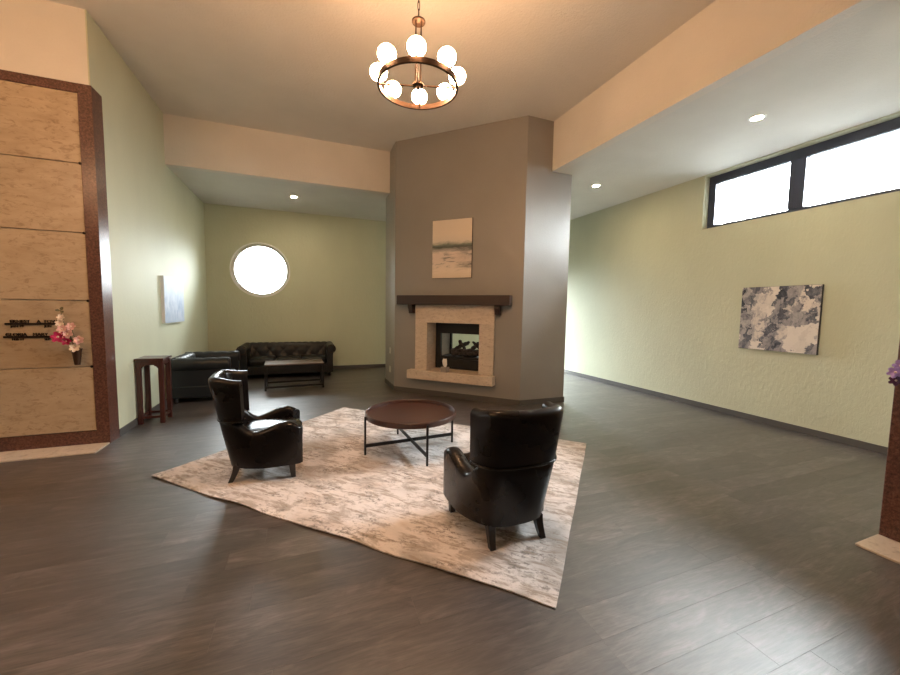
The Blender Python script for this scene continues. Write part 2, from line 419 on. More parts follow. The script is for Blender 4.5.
# strip window
fx0, fx1 = XR+.11, XR+.19
w2 = struct('window_2', MB().box(fx0, fx1, WY0+.002, WY1-.002, WZ0+.002, WZ0+.062).box(fx0, fx1, WY0+.002, WY1-.002, WZ1-.125, WZ1-.002)
            .box(fx0, fx1, WY0+.002, WY0+.10, WZ0+.062, WZ1-.125).box(fx0, fx1, WY1-.105, WY1-.002, WZ0+.062, WZ1-.125).box(fx0-.015, fx1, 2.915, 3.085, WZ0+.062, WZ1-.125), M['win_frame'], bevel=.006)
for a, b in ((WY0+.10, 2.915), (3.085, WY1-.105)):
    obj('pane', MB().box(fx0+.035, fx0+.043, a, b, WZ0+.062, WZ1-.125), M['glass'], w2)

# dark slab added outside, unseen, to block ground light from the strip window
struct('light_blocker_exterior', MB().box(XR+T+.02, XR+6.5, -3, 11, 2.50, 2.62), mat('dark_light_blocker', (.045, .045, .045), .9))
# ------------------------------------------------------------------ the fireplace column
U = Vector((.70711, -.70711, 0)); D = Vector((.70711, .70711, 0)); P1 = Vector((1.48, 6.60, 0)); DEPTH = 1.004
def cp(u, d, z=0): p = P1 + U*u + D*d; return (p.x, p.y, z)
OU0, OU1, OZ0, OZ1 = .68, 1.63, .44, 1.27; LT = .02
mb = MB(); mb.prism(COL, 0, OZ0-LT); mb.prism(COL, OZ1+LT, ZH)
xy = lambda u, d: cp(u, d)[:2]
mb.prism([xy(0, 0), xy(OU0-LT, 0), xy(OU0-LT, DEPTH), (2.07, 7.43), (1.48, 7.43)], OZ0-LT, OZ1+LT)
mb.prism([xy(OU1+LT, 0), xy(2.3193, 0), (3.95, 4.96), (3.95, 5.55), xy(OU1+LT, DEPTH)], OZ0-LT, OZ1+LT)
struct('wall_fireplace', mb, M['taupe'])
def cobj(name, mb, m, parent=None, **k):        # local frame u, d, z on the column face
    o = obj(name, mb, m, parent, **k); return o
ROTC = -PI/4
hw = thing('fireplace_surround', 'cream limestone fireplace surround with a projecting hearth slab on the taupe column', 'fireplace', (P1.x, P1.y, 0), ROTC)
TT = .045
obj('jamb', MB().box(.450, OU0, -TT, .002, .44, OZ1), M['stone'], hw, bevel=.006)
obj('jamb', MB().box(OU1, 1.878, -TT, .002, .44, OZ1), M['stone'], hw, bevel=.006)
obj('lintel', MB().box(.450, 1.878, -TT, .002, OZ1, 1.572), M['stone'], hw, bevel=.006)
obj('hearth_slab', MB().box(.345, 1.905, -.155, 0, .289, .44), M['stone'], hw, bevel=.008)
obj('opening_lining', MB().box(OU0-LT, OU0, .002, DEPTH, .44-LT, OZ1+LT).box(OU1, OU1+LT, .002, DEPTH, .44-LT, OZ1+LT).box(OU0, OU1, .002, DEPTH, OZ1, OZ1+LT).box(OU0, OU1, .002, DEPTH, .44-LT, .44), M['stone'], hw)
# firebox insert
fi = thing('fireplace_insert', 'black see-through gas fireplace insert set inside the limestone surround', 'fireplace', (P1.x, P1.y, 0), ROTC)
a0, a1 = OU0+.001, OU1-.001
for nm, d0, d1 in (('front_frame', .30, .36), ('rear_frame', .80, .84)):
    obj(nm, MB().box(a0, a0+.10, d0, d1, .441, OZ1-.001).box(a1-.10, a1, d0, d1, .441, OZ1-.001).box(a0+.10, a1-.10, d0, d1, 1.075, OZ1-.001).box(a0+.10, a1-.10, d0, d1, .441, .62), M['firebox'], fi, bevel=.003)
obj('side_panel', MB().box(a0, a0+.06, .36, .80, .441, OZ1-.001), M['refractory'], fi)
obj('side_panel', MB().box(a1-.06, a1, .36, .80, .441, OZ1-.001), M['refractory'], fi)
obj('burner_tray', MB().box(a0+.06, a1-.06, .36, .80, .441, .655), M['firebox'], fi, bevel=.01)
obj('hood', MB().box(a0+.06, a1-.06, .36, .80, 1.12, OZ1-.001), M['firebox'], fi)
def log(p, q, r, seed):
    rnd = random.Random(seed); mb = MB(); n = 9; P, Q = Vector(p), Vector(q)
    mb.tube([P.lerp(Q, i/(n-1)) + Vector((0, rnd.uniform(-.012, .012), rnd.uniform(-.012, .012))) for i in range(n)], [r*(.55 if i in (0, n-1) else rnd.uniform(.82, 1.12)) for i in range(n)], 9)
    return obj('log', mb, M['log'], fi, smooth=60)
log((.86, .56, .725), (1.46, .60, .715), .070, 1); log((.92, .44, .70), (1.40, .47, .70), .045, 2)
log((.98, .50, .78), (1.18, .70, .90), .038, 3); log((1.12, .66, .77), (1.06, .50, .94), .030, 4); log((1.30, .48, .77), (1.38, .70, .90), .038, 5); log((1.44, .62, .78), (1.30, .56, .92), .028, 6)
# glowing? the fire is off
mt = thing('mantel_shelf', 'dark espresso wood mantel beam on two corbels above the fireplace', 'mantel', (P1.x, P1.y, 0), ROTC)
obj('beam', MB().box(.133, 2.151, -.16, 0, 1.574, 1.733), M['mantel'], mt, bevel=.008)
for u in (.338, 1.895):
    obj('corbel', MB().prism([(0, 0), (-.12, 0), (-.12, -.05), (-.10, -.075), (-.085, -.15), (0, -.15)], u, u+.085), M['mantel'], mt, bevel=.004)
for o in mt.children:
    if o.name.startswith('corbel'):                # prism drawn in (d, z) and swept along u
        o.data.transform(Matrix(((0, 0, 1, 0), (1, 0, 0, 0), (0, 1, 0, 1.574), (0, 0, 0, 1))))
        o.data.flip_normals() if o.data.polygons[0].normal.length == 0 else None
# tissue box on the hearth
tb = thing('tissue_box', 'small grey tissue box with a white tissue on the limestone hearth', 'tissue box', cp(1.035, -.05, .4405), ROTC-.2)
obj('carton', MB().box(-.058, .058, -.05, .05, 0, .085), mat('grey_printed_card', (.30, .26, .23), .6), tb, bevel=.004)
ts = MB(); rows = []
for i in range(7):
    f = i/6; rows.append([(math.cos(2*PI*k/10)*(.016+.030*math.sin(f*2.6)+.008*math.sin(k*2.1+i))-.012*f, math.sin(2*PI*k/10)*(.010+.014*math.sin(f*2.4)), .084+.135*f+.012*math.sin(k*1.7)*f) for k in range(10)])
ts.grid(rows, True); ts.add(rows[-1], [tuple(range(10))])
obj('tissue', ts, mat('white_tissue', (.85, .82, .78), .8), tb, smooth=180)
# electrical outlets on the narrow left side of the column
for z, nm, lb in ((.345, 'wall_outlet', 'white wall outlet low on the narrow side of the fireplace column'), (.70, 'light_switch', 'white switch plate on the narrow side of the fireplace column above the outlet')):
    o = thing(nm, lb, 'outlet' if z < .5 else 'switch', (1.48, 6.98, z))
    obj('plate', MB().box(-.007, 0, -.036, .036, -.058, .058), M['white_plastic'], o, bevel=.002)
    for k in (-1, 1): obj('socket' if z < .5 else 'rocker', MB().box(-.009, -.007, -.014, .014, k*.026-.012, k*.026+.012), M['white_frame'], o)

# baseboards
BH, BT = .088, .012
def strip(mb, a, b, n):                             # a, b points along the wall foot, n outward normal
    (ax, ay), (bx, by) = a, b
    mb.prism([(ax, ay), (bx, by), (bx+n[0]*BT, by+n[1]*BT), (ax+n[0]*BT, ay+n[1]*BT)], 0, BH); return mb
struct('baseboard_left', strip(MB(), (XL, YC+.21), (XL, YB), (1, 0)), M['base'], bevel=.003)
struct('baseboard_back', strip(strip(MB(), (XL+BT, YB), (DX0, YB), (0, -1)), (DX1, YB), (XR-BT, YB), (0, -1)), M['base'], bevel=.003)
struct('baseboard_right', strip(MB(), (XR, YCE), (XR, YB), (-1, 0)), M['base'], bevel=.003)
mb = MB(); s = .70711
pts = [(1.48, 7.43), (1.48, 6.60), (3.12, 4.96), (3.95, 4.96), (3.95, 5.55), (2.07, 7.43)]
out = [(1.48-BT, 7.43+BT), (1.48-BT, 6.60-BT*.414), (3.12-BT*.414, 4.96-BT), (3.95+BT, 4.96-BT), (3.95+BT, 5.55+BT*.414), (2.07+BT*.414, 7.43+BT)]
for i in range(6):
    j = (i+1) % 6; mb.prism([pts[i], pts[j], out[j], out[i]], 0, BH)
struct('baseboard_fireplace', mb, M['base'])

# ------------------------------------------------------------------ crypt wall on the left
struct('wall_crypt_left', MB().box(XFAR, XL-.013, YC+.035, YC+T, -.006, ZH-.001).box(XFAR, XL-.012, YC, YC+.035, 3.685, ZH-.001), M['white'])
FW = .105
cw = thing('crypt_front', 'red-brown granite frame around tan travertine crypt panels left of the green wall', 'crypt wall', (0, YC, 0))
PX1, PX0 = XL-FW-.003, -3.55
zs = [.155, .841, 1.53, 2.22, 2.91, 3.594]
obj('granite_frame', MB().box(XL-FW, XL+.006, 0, .034, 0, 3.685).box(XL-.012, XL+.006, .034, .21, 0, 3.685), M['granite'], cw)
obj('granite_frame', MB().box(PX0-FW, PX0, 0, .034, 0, 3.685), M['granite'], cw, bevel=.006)
obj('granite_rail', MB().box(PX0, XL-FW, 0, .034, 3.594, 3.685), M['granite'], cw, bevel=.004)
obj('granite_rail', MB().box(PX0, XL-FW, 0, .034, 0, .152), M['granite'], cw, bevel=.004)
obj('granite_rail', MB().box(XFAR, PX0-FW, 0, .034, 0, .152), M['granite'], cw)
obj('granite_rail', MB().box(XFAR, PX0-FW, 0, .034, 3.594, 3.685), M['granite'], cw)
for a, b in ((PX0+.003, PX1), (XFAR+.8, PX0-FW-.003)):
    for i in range(5):
        obj('crypt_panel', MB().box(a, b, .004, .034, zs[i]+.004, zs[i+1]-.004), M['crypt'], cw, bevel=.003)
for i in range(1, 5):
    obj('panel_pin', MB().lathe([(.0001, 0), (.013, .001), (.013, .006), (.0001, .009)], 12), M['dark_bronze'], cw, loc=(PX1-.006, .002, zs[i]))
for o in cw.children:
    if o.name.startswith('panel_pin'): o.rotation_euler = (PI/2, 0, 0)
# sills of pale stone in the floor
struct('trim_3', MB().box(XFAR, XL+.002, 4.655, YC-.002, 0, .016), M['stone'], bevel=.004)
struct('trim_4', MB().box(3.335, XC-.002, YFAR, YCE, 0, .016), M['stone'], bevel=.004)

def text_mesh(s, size, depth):
    cu = bpy.data.curves.new('lettering', 'FONT'); cu.body = s; cu.size = size; cu.extrude = depth; cu.align_x = 'LEFT'; cu.space_character = 1.0
    o = bpy.data.objects.new('lettering_source', cu); C.objects.link(o); bpy.context.view_layer.update()
    me = bpy.data.meshes.new_from_object(o.evaluated_get(bpy.context.evaluated_depsgraph_get()))
    bpy.data.objects.remove(o); return me
def plate(x0, x1, z, words, dates, label):
    t = thing('memorial_name_bar', label, 'name bar', (x0, YC+.004, z), 0, None)
    obj('bar', MB().box(0, x1-x0, -.014, 0, -.009, .009), M['dark_bronze'], t, bevel=.002)
    for s_, dx in words:
        o = obj('lettering', text_mesh(s_, .044, .005), M['dark_bronze'], t, loc=(dx, -.006, .010)); o.rotation_euler = (PI/2, 0, 0)
    for s_, dx in dates:
        o = obj('date_lettering', text_mesh(s_, .032, .005), M['dark_bronze'], t, loc=(dx, -.006, -.034)); o.rotation_euler = (PI/2, 0, 0)
plate(-2.758, -2.37, 1.29, [('ERNEST', .035), ('A', .235), ('TOW', .285)], [('JAN 19', .04), ('JUN', .29)], 'upper dark bronze name bar with raised letters on the tan crypt panel')
plate(-2.775, -2.40, 1.16, [('GLORIA', .015), ('MARY', .215)], [('FEB 11', .06), ('SEP', .30)], 'lower dark bronze name bar with raised letters on the tan crypt panel')

def vase(loc, lean, label, rz=0):
    t = thing('memorial_vase', label, 'vase', loc, rz)
    o = obj('cup', MB().lathe([(.0001, 0), (.022, 0), (.024, .01), (.030, .06), (.040, .14), (.046, .16), (.046, .166), (.040, .164), (.034, .13), (.0001, .12)], 20), M['bronze'], t, smooth=40)
    obj('bracket', MB().box(-.012, .012, .02, .058, .075, .105), M['dark_bronze'], t)
    return t
def petal_mesh(mb, c, n, r, rnd, npet=5, cup=.35):
    c = Vector(c); n = Vector(n).normalized(); a = n.orthogonal().normalized(); b = n.cross(a); p0 = rnd.uniform(0, 6)
    for k in range(npet):
        q = p0 + 2*PI*k/npet; d = a*math.cos(q)+b*math.sin(q); e = n.cross(d); w_ = r*.52
        P = [c, c+d*r*.45+e*w_*.8+n*r*cup*.5, c+d*r*.95+e*w_*.5+n*r*cup*rnd.uniform(.7, 1.2), c+d*r*1.08+n*r*cup*.8, c+d*r*.95-e*w_*.5+n*r*cup*rnd.uniform(.7, 1.2), c+d*r*.45-e*w_*.8+n*r*cup*.5, c+d*r*.6+n*r*cup*.25]
        mb.add(P, [(0,1,6),(1,2,6),(2,3,6),(3,4,6),(4,5,6),(5,0,6)])
def flower(loc, base, r, m, label, group, seed, name='silk_flower', n=(0,-1,.3)):
    rnd = random.Random(seed)
    t = thing(name, label, 'flower', loc, 0, group)
    mb = MB(); petal_mesh(mb, (0,0,0), n, r, rnd, 6); petal_mesh(mb, Vector(n).normalized()*r*.12, n, r*.65, rnd, 5, .7)
    obj('bloom', mb, m, t, smooth=180)
    obj('flower_centre', MB().sphere(Vector(n).normalized()*r*.2, r*.2, 8, 5), M['pet_white'] if m is not M['pet_white'] else M['pet_pink'], t, smooth=180)
    b = Vector(base)-Vector(loc)
    obj('stem', MB().tube([Vector((0,0,0)), b*.5+Vector((.01, -.01, .01)), b], .003, 5), M['stem'], t)
VX, VZ = -2.205, .872
vase((VX, YC-.055, VZ), 0, 'dark bronze vase of silk flowers fixed to the tan crypt panel')
mouth = (VX, YC-.055, VZ+.15)
for i, (dx, dz, r, m, lb) in enumerate((
        (-.092, .485, .032, 'pet_white', 'cream silk blossom at the top of the spray in the bronze vase'),
        (-.097, .430, .036, 'pet_white', 'cream silk blossom just under the topmost one of the spray'),
        (-.078, .370, .042, 'pet_pink', 'pale pink silk flower over the magenta one'),
        (-.018, .395, .040, 'pet_pink', 'pale pink silk flower at the right of the spray, beside the cream blossoms'),
        (-.043, .318, .046, 'pet_pink', 'pale pink silk flower in the middle of the spray'),
        (-.110, .290, .056, 'pet_mag', 'large magenta silk flower at the left of the spray'),
        (-.060, .245, .042, 'pet_mag', 'smaller magenta silk flower nearer the vase'),
        (.042, .255, .044, 'pet_pink', 'pale pink silk flower at the vase rim, right side'),
        (.012, .180, .044, 'pet_white', 'cream silk flower hanging over the front of the vase rim'))):
    flower((VX+dx, YC-.085-.01*(i % 3), VZ+dz), mouth, r, M[m], lb, 'silk flowers in the bronze vase', 20+i)
fl = thing('silk_leaf', 'small leafy tip of a silk twig above the cream blossoms', 'leaf', (VX-.099, YC-.07, VZ+.555))
mb = MB(); petal_mesh(mb, (0,0,0), (.3,-1,.5), .035, random.Random(3), 3, .5); obj('leaf_blades', mb, M['stem'], fl, smooth=180)
obj('twig', MB().tube([(0,0,0), (.02, 0, -.12), (.099, .015, -.40)], .003, 5), M['stem'], fl)
# glimpse of another spray at the picture's edge
vase((-2.985, YC-.055, .13), 0, 'dark bronze vase low on the bottom crypt panel at the photo edge')
for k in range(3):
    flower((-2.90+.02*k, YC-.09, .295-.05*k+.03*(k == 2)), (-2.985, YC-.055, .28), .03, M['pet_white'], ('cream silk flower drooping from the low bronze vase, topmost', 'cream silk flower drooping from the low bronze vase, middle one', 'cream silk flower drooping from the low bronze vase, rightmost')[k], 'silk flowers in the low vase', 50+k)

# ------------------------------------------------------------------ crypt wall on the right
struct('wall_crypt_right', MB().box(XC+.035, XR, YFAR, YCE-.005, 0, ZL), M['white'])
cr = thing('crypt_front', 'red-brown granite pilaster and crypt panels at the right edge of the photo', 'crypt wall', (XC, 0, 0))
obj('granite_frame', MB().box(0, .21, YCE-FW, YCE, 0, 3.65), M['granite'], cr, bevel=.006)
obj('granite_rail', MB().box(0, .034, YFAR, YCE-FW, 0, .152), M['granite'], cr)
obj('granite_rail', MB().box(0, .034, YFAR, YCE-FW, 3.594, 3.65), M['granite'], cr)
for a, b in ((-.35, YCE-FW-.003), (-1.8, -.36)):
    for i in range(5): obj('crypt_panel', MB().box(.004, .034, a, b, zs[i]+.004, zs[i+1]-.004), M['crypt'], cr, bevel=.003)
vase((XC-.055, 1.03, .88), 0, 'dark bronze vase on the right-hand crypt wall holding violet orchids', -PI/2)
for i, (dx, dy, dz, r, m, lb) in enumerate((
        (-.095, 1.165, 1.140, .040, 'pet_purple', 'violet silk orchid at the right edge, facing the fireplace'),
        (-.080, 1.150, 1.185, .038, 'pet_purple', 'violet silk orchid at the right edge, topmost'),
        (-.075, 1.165, 1.085, .036, 'pet_dark', 'dark plum silk orchid under the violet ones at the right edge'))):
    flower((XC+dx, dy, dz), (XC-.055, 1.03, 1.03), r, M[m], lb, 'silk orchids at the right edge', 70+i, 'silk_orchid', (-.8, .1, .3))

# ------------------------------------------------------------------ rug
def rug():
    L, W_, nx, ny, th = 3.435, 2.55, 70, 52, .011
    rnd = random.Random(5)
    def edge(x, y):
        fx = x/L+.5; fy = y/W_+.5
        front = max(0, 1-fy*9)
        wx = .002*math.sin(fy*17)*(max(0, 1-fx*12)+max(0, fx*12-11))
        wy = front*(.005*math.sin(fx*23)+.004*math.sin(fx*41+1))
        wz = front*.004*(1+math.sin(fx*23+1.2))
        return wx, wy, wz
    top, bot = [], []
    for j in range(ny+1):
        rt, rb = [], []
        for i in range(nx+1):
            x = (i/nx-.5)*L; y = (j/ny-.5)*W_; a, b, c = edge(x, y)
            e = .004 if i in (0, nx) or j in (0, ny) else 0
            rt.append((x+a, y+b, th+c-e)); rb.append((x+a, y+b, .0005+c))
        top.append(rt); bot.append(rb)
    mb = MB(); mb.grid(top); mb.grid([r_[::-1] for r_ in bot])
    ring = [(0, i) for i in range(nx+1)]+[(j, nx) for j in range(1, ny+1)]+[(ny, i) for i in range(nx-1, -1, -1)]+[(j, 0) for j in range(ny-1, 0, -1)]
    mb.grid([[bot[j][i] for j, i in ring], [top[j][i] for j, i in ring]], True)
    m = mat('distressed_beige_rug_weave', (.5, .4, .32), .95, spec=.15); t = NT(m)
    vs = t.coords('Object', (.9, 4.2, 1)); vb = t.coords('Object', (1.0, 1.5, 1), loc=(4, 2, 0)); vc = t.coords('Object', (1.2, 1.9, 1), loc=(9, 1, 0))
    big = t.noise(vb, 1.35, 3, .55, .5); mid = t.noise(vc, 2.6, 5, .65, .8); streak = t.noise(vs, 4.2, 7, .75, .4); speck = t.noise(vb, 24, 4, .8, .3)
    fine = t.noise(t.coords('Object', (60, 30, 1)), 5, 2)
    c = t.ramp(big, [(.36, (.47, .45, .44)), (.46, (.75, .715, .715)), (.56, (.82, .785, .785)), (.66, (.65, .575, .54))])
    c = t.mix(t.ramp(mid, [(.52, (0,0,0)), (.60, (.8,)*3)]), c, (.40, .36, .335))
    c = t.mix(t.ramp(streak, [(.52, (0,0,0)), (.58, (.85,)*3)]), c, (.36, .30, .26))
    c = t.mix(t.ramp(streak, [(.36, (.75,)*3), (.44, (0,0,0))]), c, (.90, .83, .79))
    patch = t.ramp(t.noise(vc, 3.1, 3, .5, .3), [(.46, (0,0,0)), (.58, (1,1,1))])
    dk = t.math('MULTIPLY', t.ramp(speck, [(.50, (0,0,0)), (.60, (.85,)*3)]), patch)
    c = t.mix(dk, c, (.17, .15, .145))
    c = t.mix(.14, c, t.ramp(fine, [(.3, (.25, .21, .18)), (.7, (.9, .82, .72))]))
    t.color(c); t.bump(t.mix(.5, fine, speck), .35, .004)
    o = obj('area_rug', mb, m, None, smooth=40)
    o.location = (.83, 3.56, 0); o.rotation_euler = (0, 0, -PI/4+.008)
    return tag(o, 'distressed beige and grey area rug lying diagonally before the fireplace', 'rug')
rug()
RZ = .0115

# ------------------------------------------------------------------ round tray table
t = thing('coffee_table', 'round tray-top coffee table with walnut top and black legs on the rug', 'table', (1.02, 3.745, RZ), math.radians(3.5))
R_ = .477
obj('tray_top', MB().lathe([(.0001, .362), (R_-.006, .362), (R_, .368), (R_+.001, .412), (R_-.004, .417), (R_-.012, .417), (R_-.018, .411), (R_-.022, .384), (R_-.032, .380), (.0001, .380)], 72), M['tray'], t, smooth=35)
for k in range(4):
    a = k*PI/2; c, s_ = math.cos(a), math.sin(a); rr = R_+.008
    obj('leg', MB().bar((rr*c, rr*s_, 0), (rr*c, rr*s_, .396), .019, .019), M['black_metal'], t, bevel=.002)
for k in range(2):
    a = k*PI/2; c, s_ = math.cos(a), math.sin(a); rr = R_
    obj('stretcher', MB().bar((-rr*c, -rr*s_, .095+.0*k), (rr*c, rr*s_, .095), .016, .034), M['black_metal'], t, bevel=.002)

# ------------------------------------------------------------------ wing chairs
def catmull(P, n):
    P = [Vector(p) for p in P]; Q = [P[0]*2-P[1]]+P+[P[-1]*2-P[-2]]; out = []
    for i in range(1, len(Q)-2):
        for k in range(n):
            t_ = k/n; a, b, c, d = Q[i-1], Q[i], Q[i+1], Q[i+2]
            out.append(.5*((2*b)+(c-a)*t_+(2*a-5*b+4*c-d)*t_*t_+(3*b-a-3*c+d)*t_**3))
    out.append(P[-1]); return out
def lerp(a, b, t_): return a+(b-a)*t_
def sstep(a, b, x): x = min(1, max(0, (x-a)/(b-a))); return x*x*(3-2*x)
def offset_in(pts, d):
    out = []
    for i, p in enumerate(pts):
        t_ = pts[min(i+1, len(pts)-1)]-pts[max(i-1, 0)]; t_.normalize()
        out.append(Vector((p.x+t_.y*-d, p.y+t_.x*d)))
    return out
def shell(plan, z0, ztop, thick, rnd_, zin, nz=7):
    """plan(z) -> outer polyline (2D, fixed count); ztop: list of top heights; closed thick shell with a rounded lip"""
    n = len(plan(z0)); rows = []
    for j in range(nz+1):
        row = []
        for i in range(n):
            z = lerp(z0, ztop[i]-rnd_, j/nz); p = plan(z)[i]; row.append((p.x, p.y, z))
        rows.append(row)
    def inner(i, z, d):
        return offset_in(plan(z), d)[i]
    for k in range(1, 8):                                      # lip
        a = PI*k/8; row = []
        for i in range(n):
            z = ztop[i]-rnd_; d = thick/2-thick/2*math.cos(a); p = inner(i, z, d); row.append((p.x, p.y, z+rnd_*math.sin(a)))
        rows.append(row)
    for j in range(nz+1):
        row = []
        for i in range(n):
            z = lerp(ztop[i]-rnd_, zin, j/nz); p = inner(i, z, thick); row.append((p.x, p.y, z))
        rows.append(row)
    m = MB(); cols = [[r_[i] for r_ in rows] for i in range(n)]
    m.grid(cols); k = len(rows)
    m.add([tuple(p) for p in cols[0]], [tuple(range(k))]); m.add([tuple(p) for p in cols[-1]], [tuple(range(k))[::-1]])
    return m
def wing_chair(label, loc, rz):
    t = thing('wing_chair', label, 'armchair', loc, rz, 'leather wing chairs on the rug')
    half = [(-.290, .322), (-.318, .285), (-.325, .18), (-.320, .04), (-.306, -.09), (-.280, -.18), (-.210, -.260), (-.10, -.287), (0, -.292)]
    ctrl = half + [(-x, y_) for x, y_ in half[-2::-1]]
    base = catmull([(x, y_) for x, y_ in ctrl], 4)
    base = [Vector((p.x, p.y)) for p in base]; n = len(base)
    def plan(z):
        f = (z-.13)/.41; out = []
        for p in base:
            w_ = sstep(.05, -.28, p.y)
            out.append(Vector((p.x*lerp(1, lerp(.84, 1.0, min(1.1, f)), w_), p.y + w_*lerp(.035, -.045, f))))
        return out
    top = []
    for p in base:
        y_ = p.y
        if y_ > .20: h = lerp(.505, .465, sstep(.20, .325, y_))
        elif y_ > -.06: h = lerp(.435, .505, sstep(-.06, .20, y_))
        else: h = lerp(.435, .545, sstep(-.06, -.20, y_))
        top.append(h)
    ia = next(i for i, p in enumerate(base) if p.y < -.175); ib = n-1-ia
    def sub(i0, i1): return (lambda z: plan(z)[i0:i1+1]), top[i0:i1+1]
    for i0, i1 in ((0, ia), (ib, n-1)):
        pl, tp = sub(i0, i1)
        obj('arm', shell(pl, .13, tp, .105, .035, .20), M['leather'], t, smooth=50, fix=True)
    pl, tp = sub(ia, ib)
    obj('lower_back', shell(pl, .13, tp, .10, .02, .20), M['leather'], t, smooth=50, fix=True)
    # upper wing back
    pl54 = plan(.54); i0 = next(i for i, p in enumerate(pl54) if p.y < -.135); A_ = pl54[i0:n-i0]
    B_ = [Vector((p.x*1.03, p.y - .012 - .060*sstep(-.15, -.32, p.y))) for p in A_]
    def wplan(z):
        f = (z-.54)/.37; return [a.lerp(b, f) for a, b in zip(A_, B_)]
    wt = [.908 - .028*sstep(-.30, -.17, a.y) - .010*(1-abs(a.x)/.29) for a in A_]
    obj('wing_back', shell(wplan, .535, wt, .082, .036, .50, 6), M['leather'], t, smooth=60, fix=True)
    seam = [Vector((p.x, p.y, .541)) for p in wplan(.541)]
    obj('piping', MB().tube([Vector((p.x*1.012, p.y-.004, p.z)) for p in seam], .0065, 8), M['leather'], t, smooth=180)
    # inner back pad, seat cushion, front rail
    pad = MB(); rows = []
    for j in range(9):
        f = j/8; z = lerp(.40, .872, f); row = []
        for i in range(13):
            g = i/12*2-1; wv = math.sqrt(max(0, 1-g**6))*math.sqrt(max(0, 1-(2*f-1)**8))
            row.append((g*lerp(.205, .245, f), lerp(-.255, -.335, f)+.055*wv, z))
        rows.append(row)
    pad.grid(rows); obj('back_pad', pad, M['leather'], t, smooth=180)
    cu = MB(); rows = []
    prof = [(0, .0), (.5, .0), (.93, .006), (1, .03), (1, .075), (.93, .105), (.75, .118), (.4, .125), (0, .127)]
    def sq(a, sx, sy): c_, s2 = math.cos(a), math.sin(a); m_ = (abs(c_)**5+abs(s2)**5)**(-.2); return c_*m_*sx, s2*m_*sy
    for k_, z in prof: rows.append([(sq(2*PI*i/40, .222, .275)[0]*max(k_, .001), .050+sq(2*PI*i/40, .222, .285)[1]*max(k_, .001), .298+z) for i in range(40)])
    cu.grid(rows, True); obj('seat_cushion', cu, M['leather'], t, smooth=180)
    fr = MB(); fr.box(-.232, .232, -.20, .305, .135, .297); obj('seat_base', fr, M['leather'], t, bevel=.02, smooth=40)
    for x, y_, sx, sy in ((-.262, .235, 0, .01), (.262, .235, 0, .01), (-.175, -.195, -.010, -.05), (.175, -.195, .010, -.05)):
        lg = MB(); rows = []
        for j in range(6):
            f = j/5; wd = lerp(.019, .028, f); cx, cy = x+sx*(1-f)**1.5, y_+sy*(1-f)**1.5
            rows.append([(cx+a*wd, cy+b*wd, .14*f) for a, b in ((-1,-1),(1,-1),(1,1),(-1,1))])
        lg.grid(rows, True); lg.add(rows[0], [(3,2,1,0)])
        obj('leg', lg, M['leg'], t, bevel=.003, fix=True)
    return t
wing_chair('black leather wing chair standing sideways at the left end of the rug', (-.385, 3.69, RZ), math.radians(-87))
wing_chair('black leather wing chair with its back to the camera at the near rug corner', (1.246, 2.20, RZ), math.radians(0))

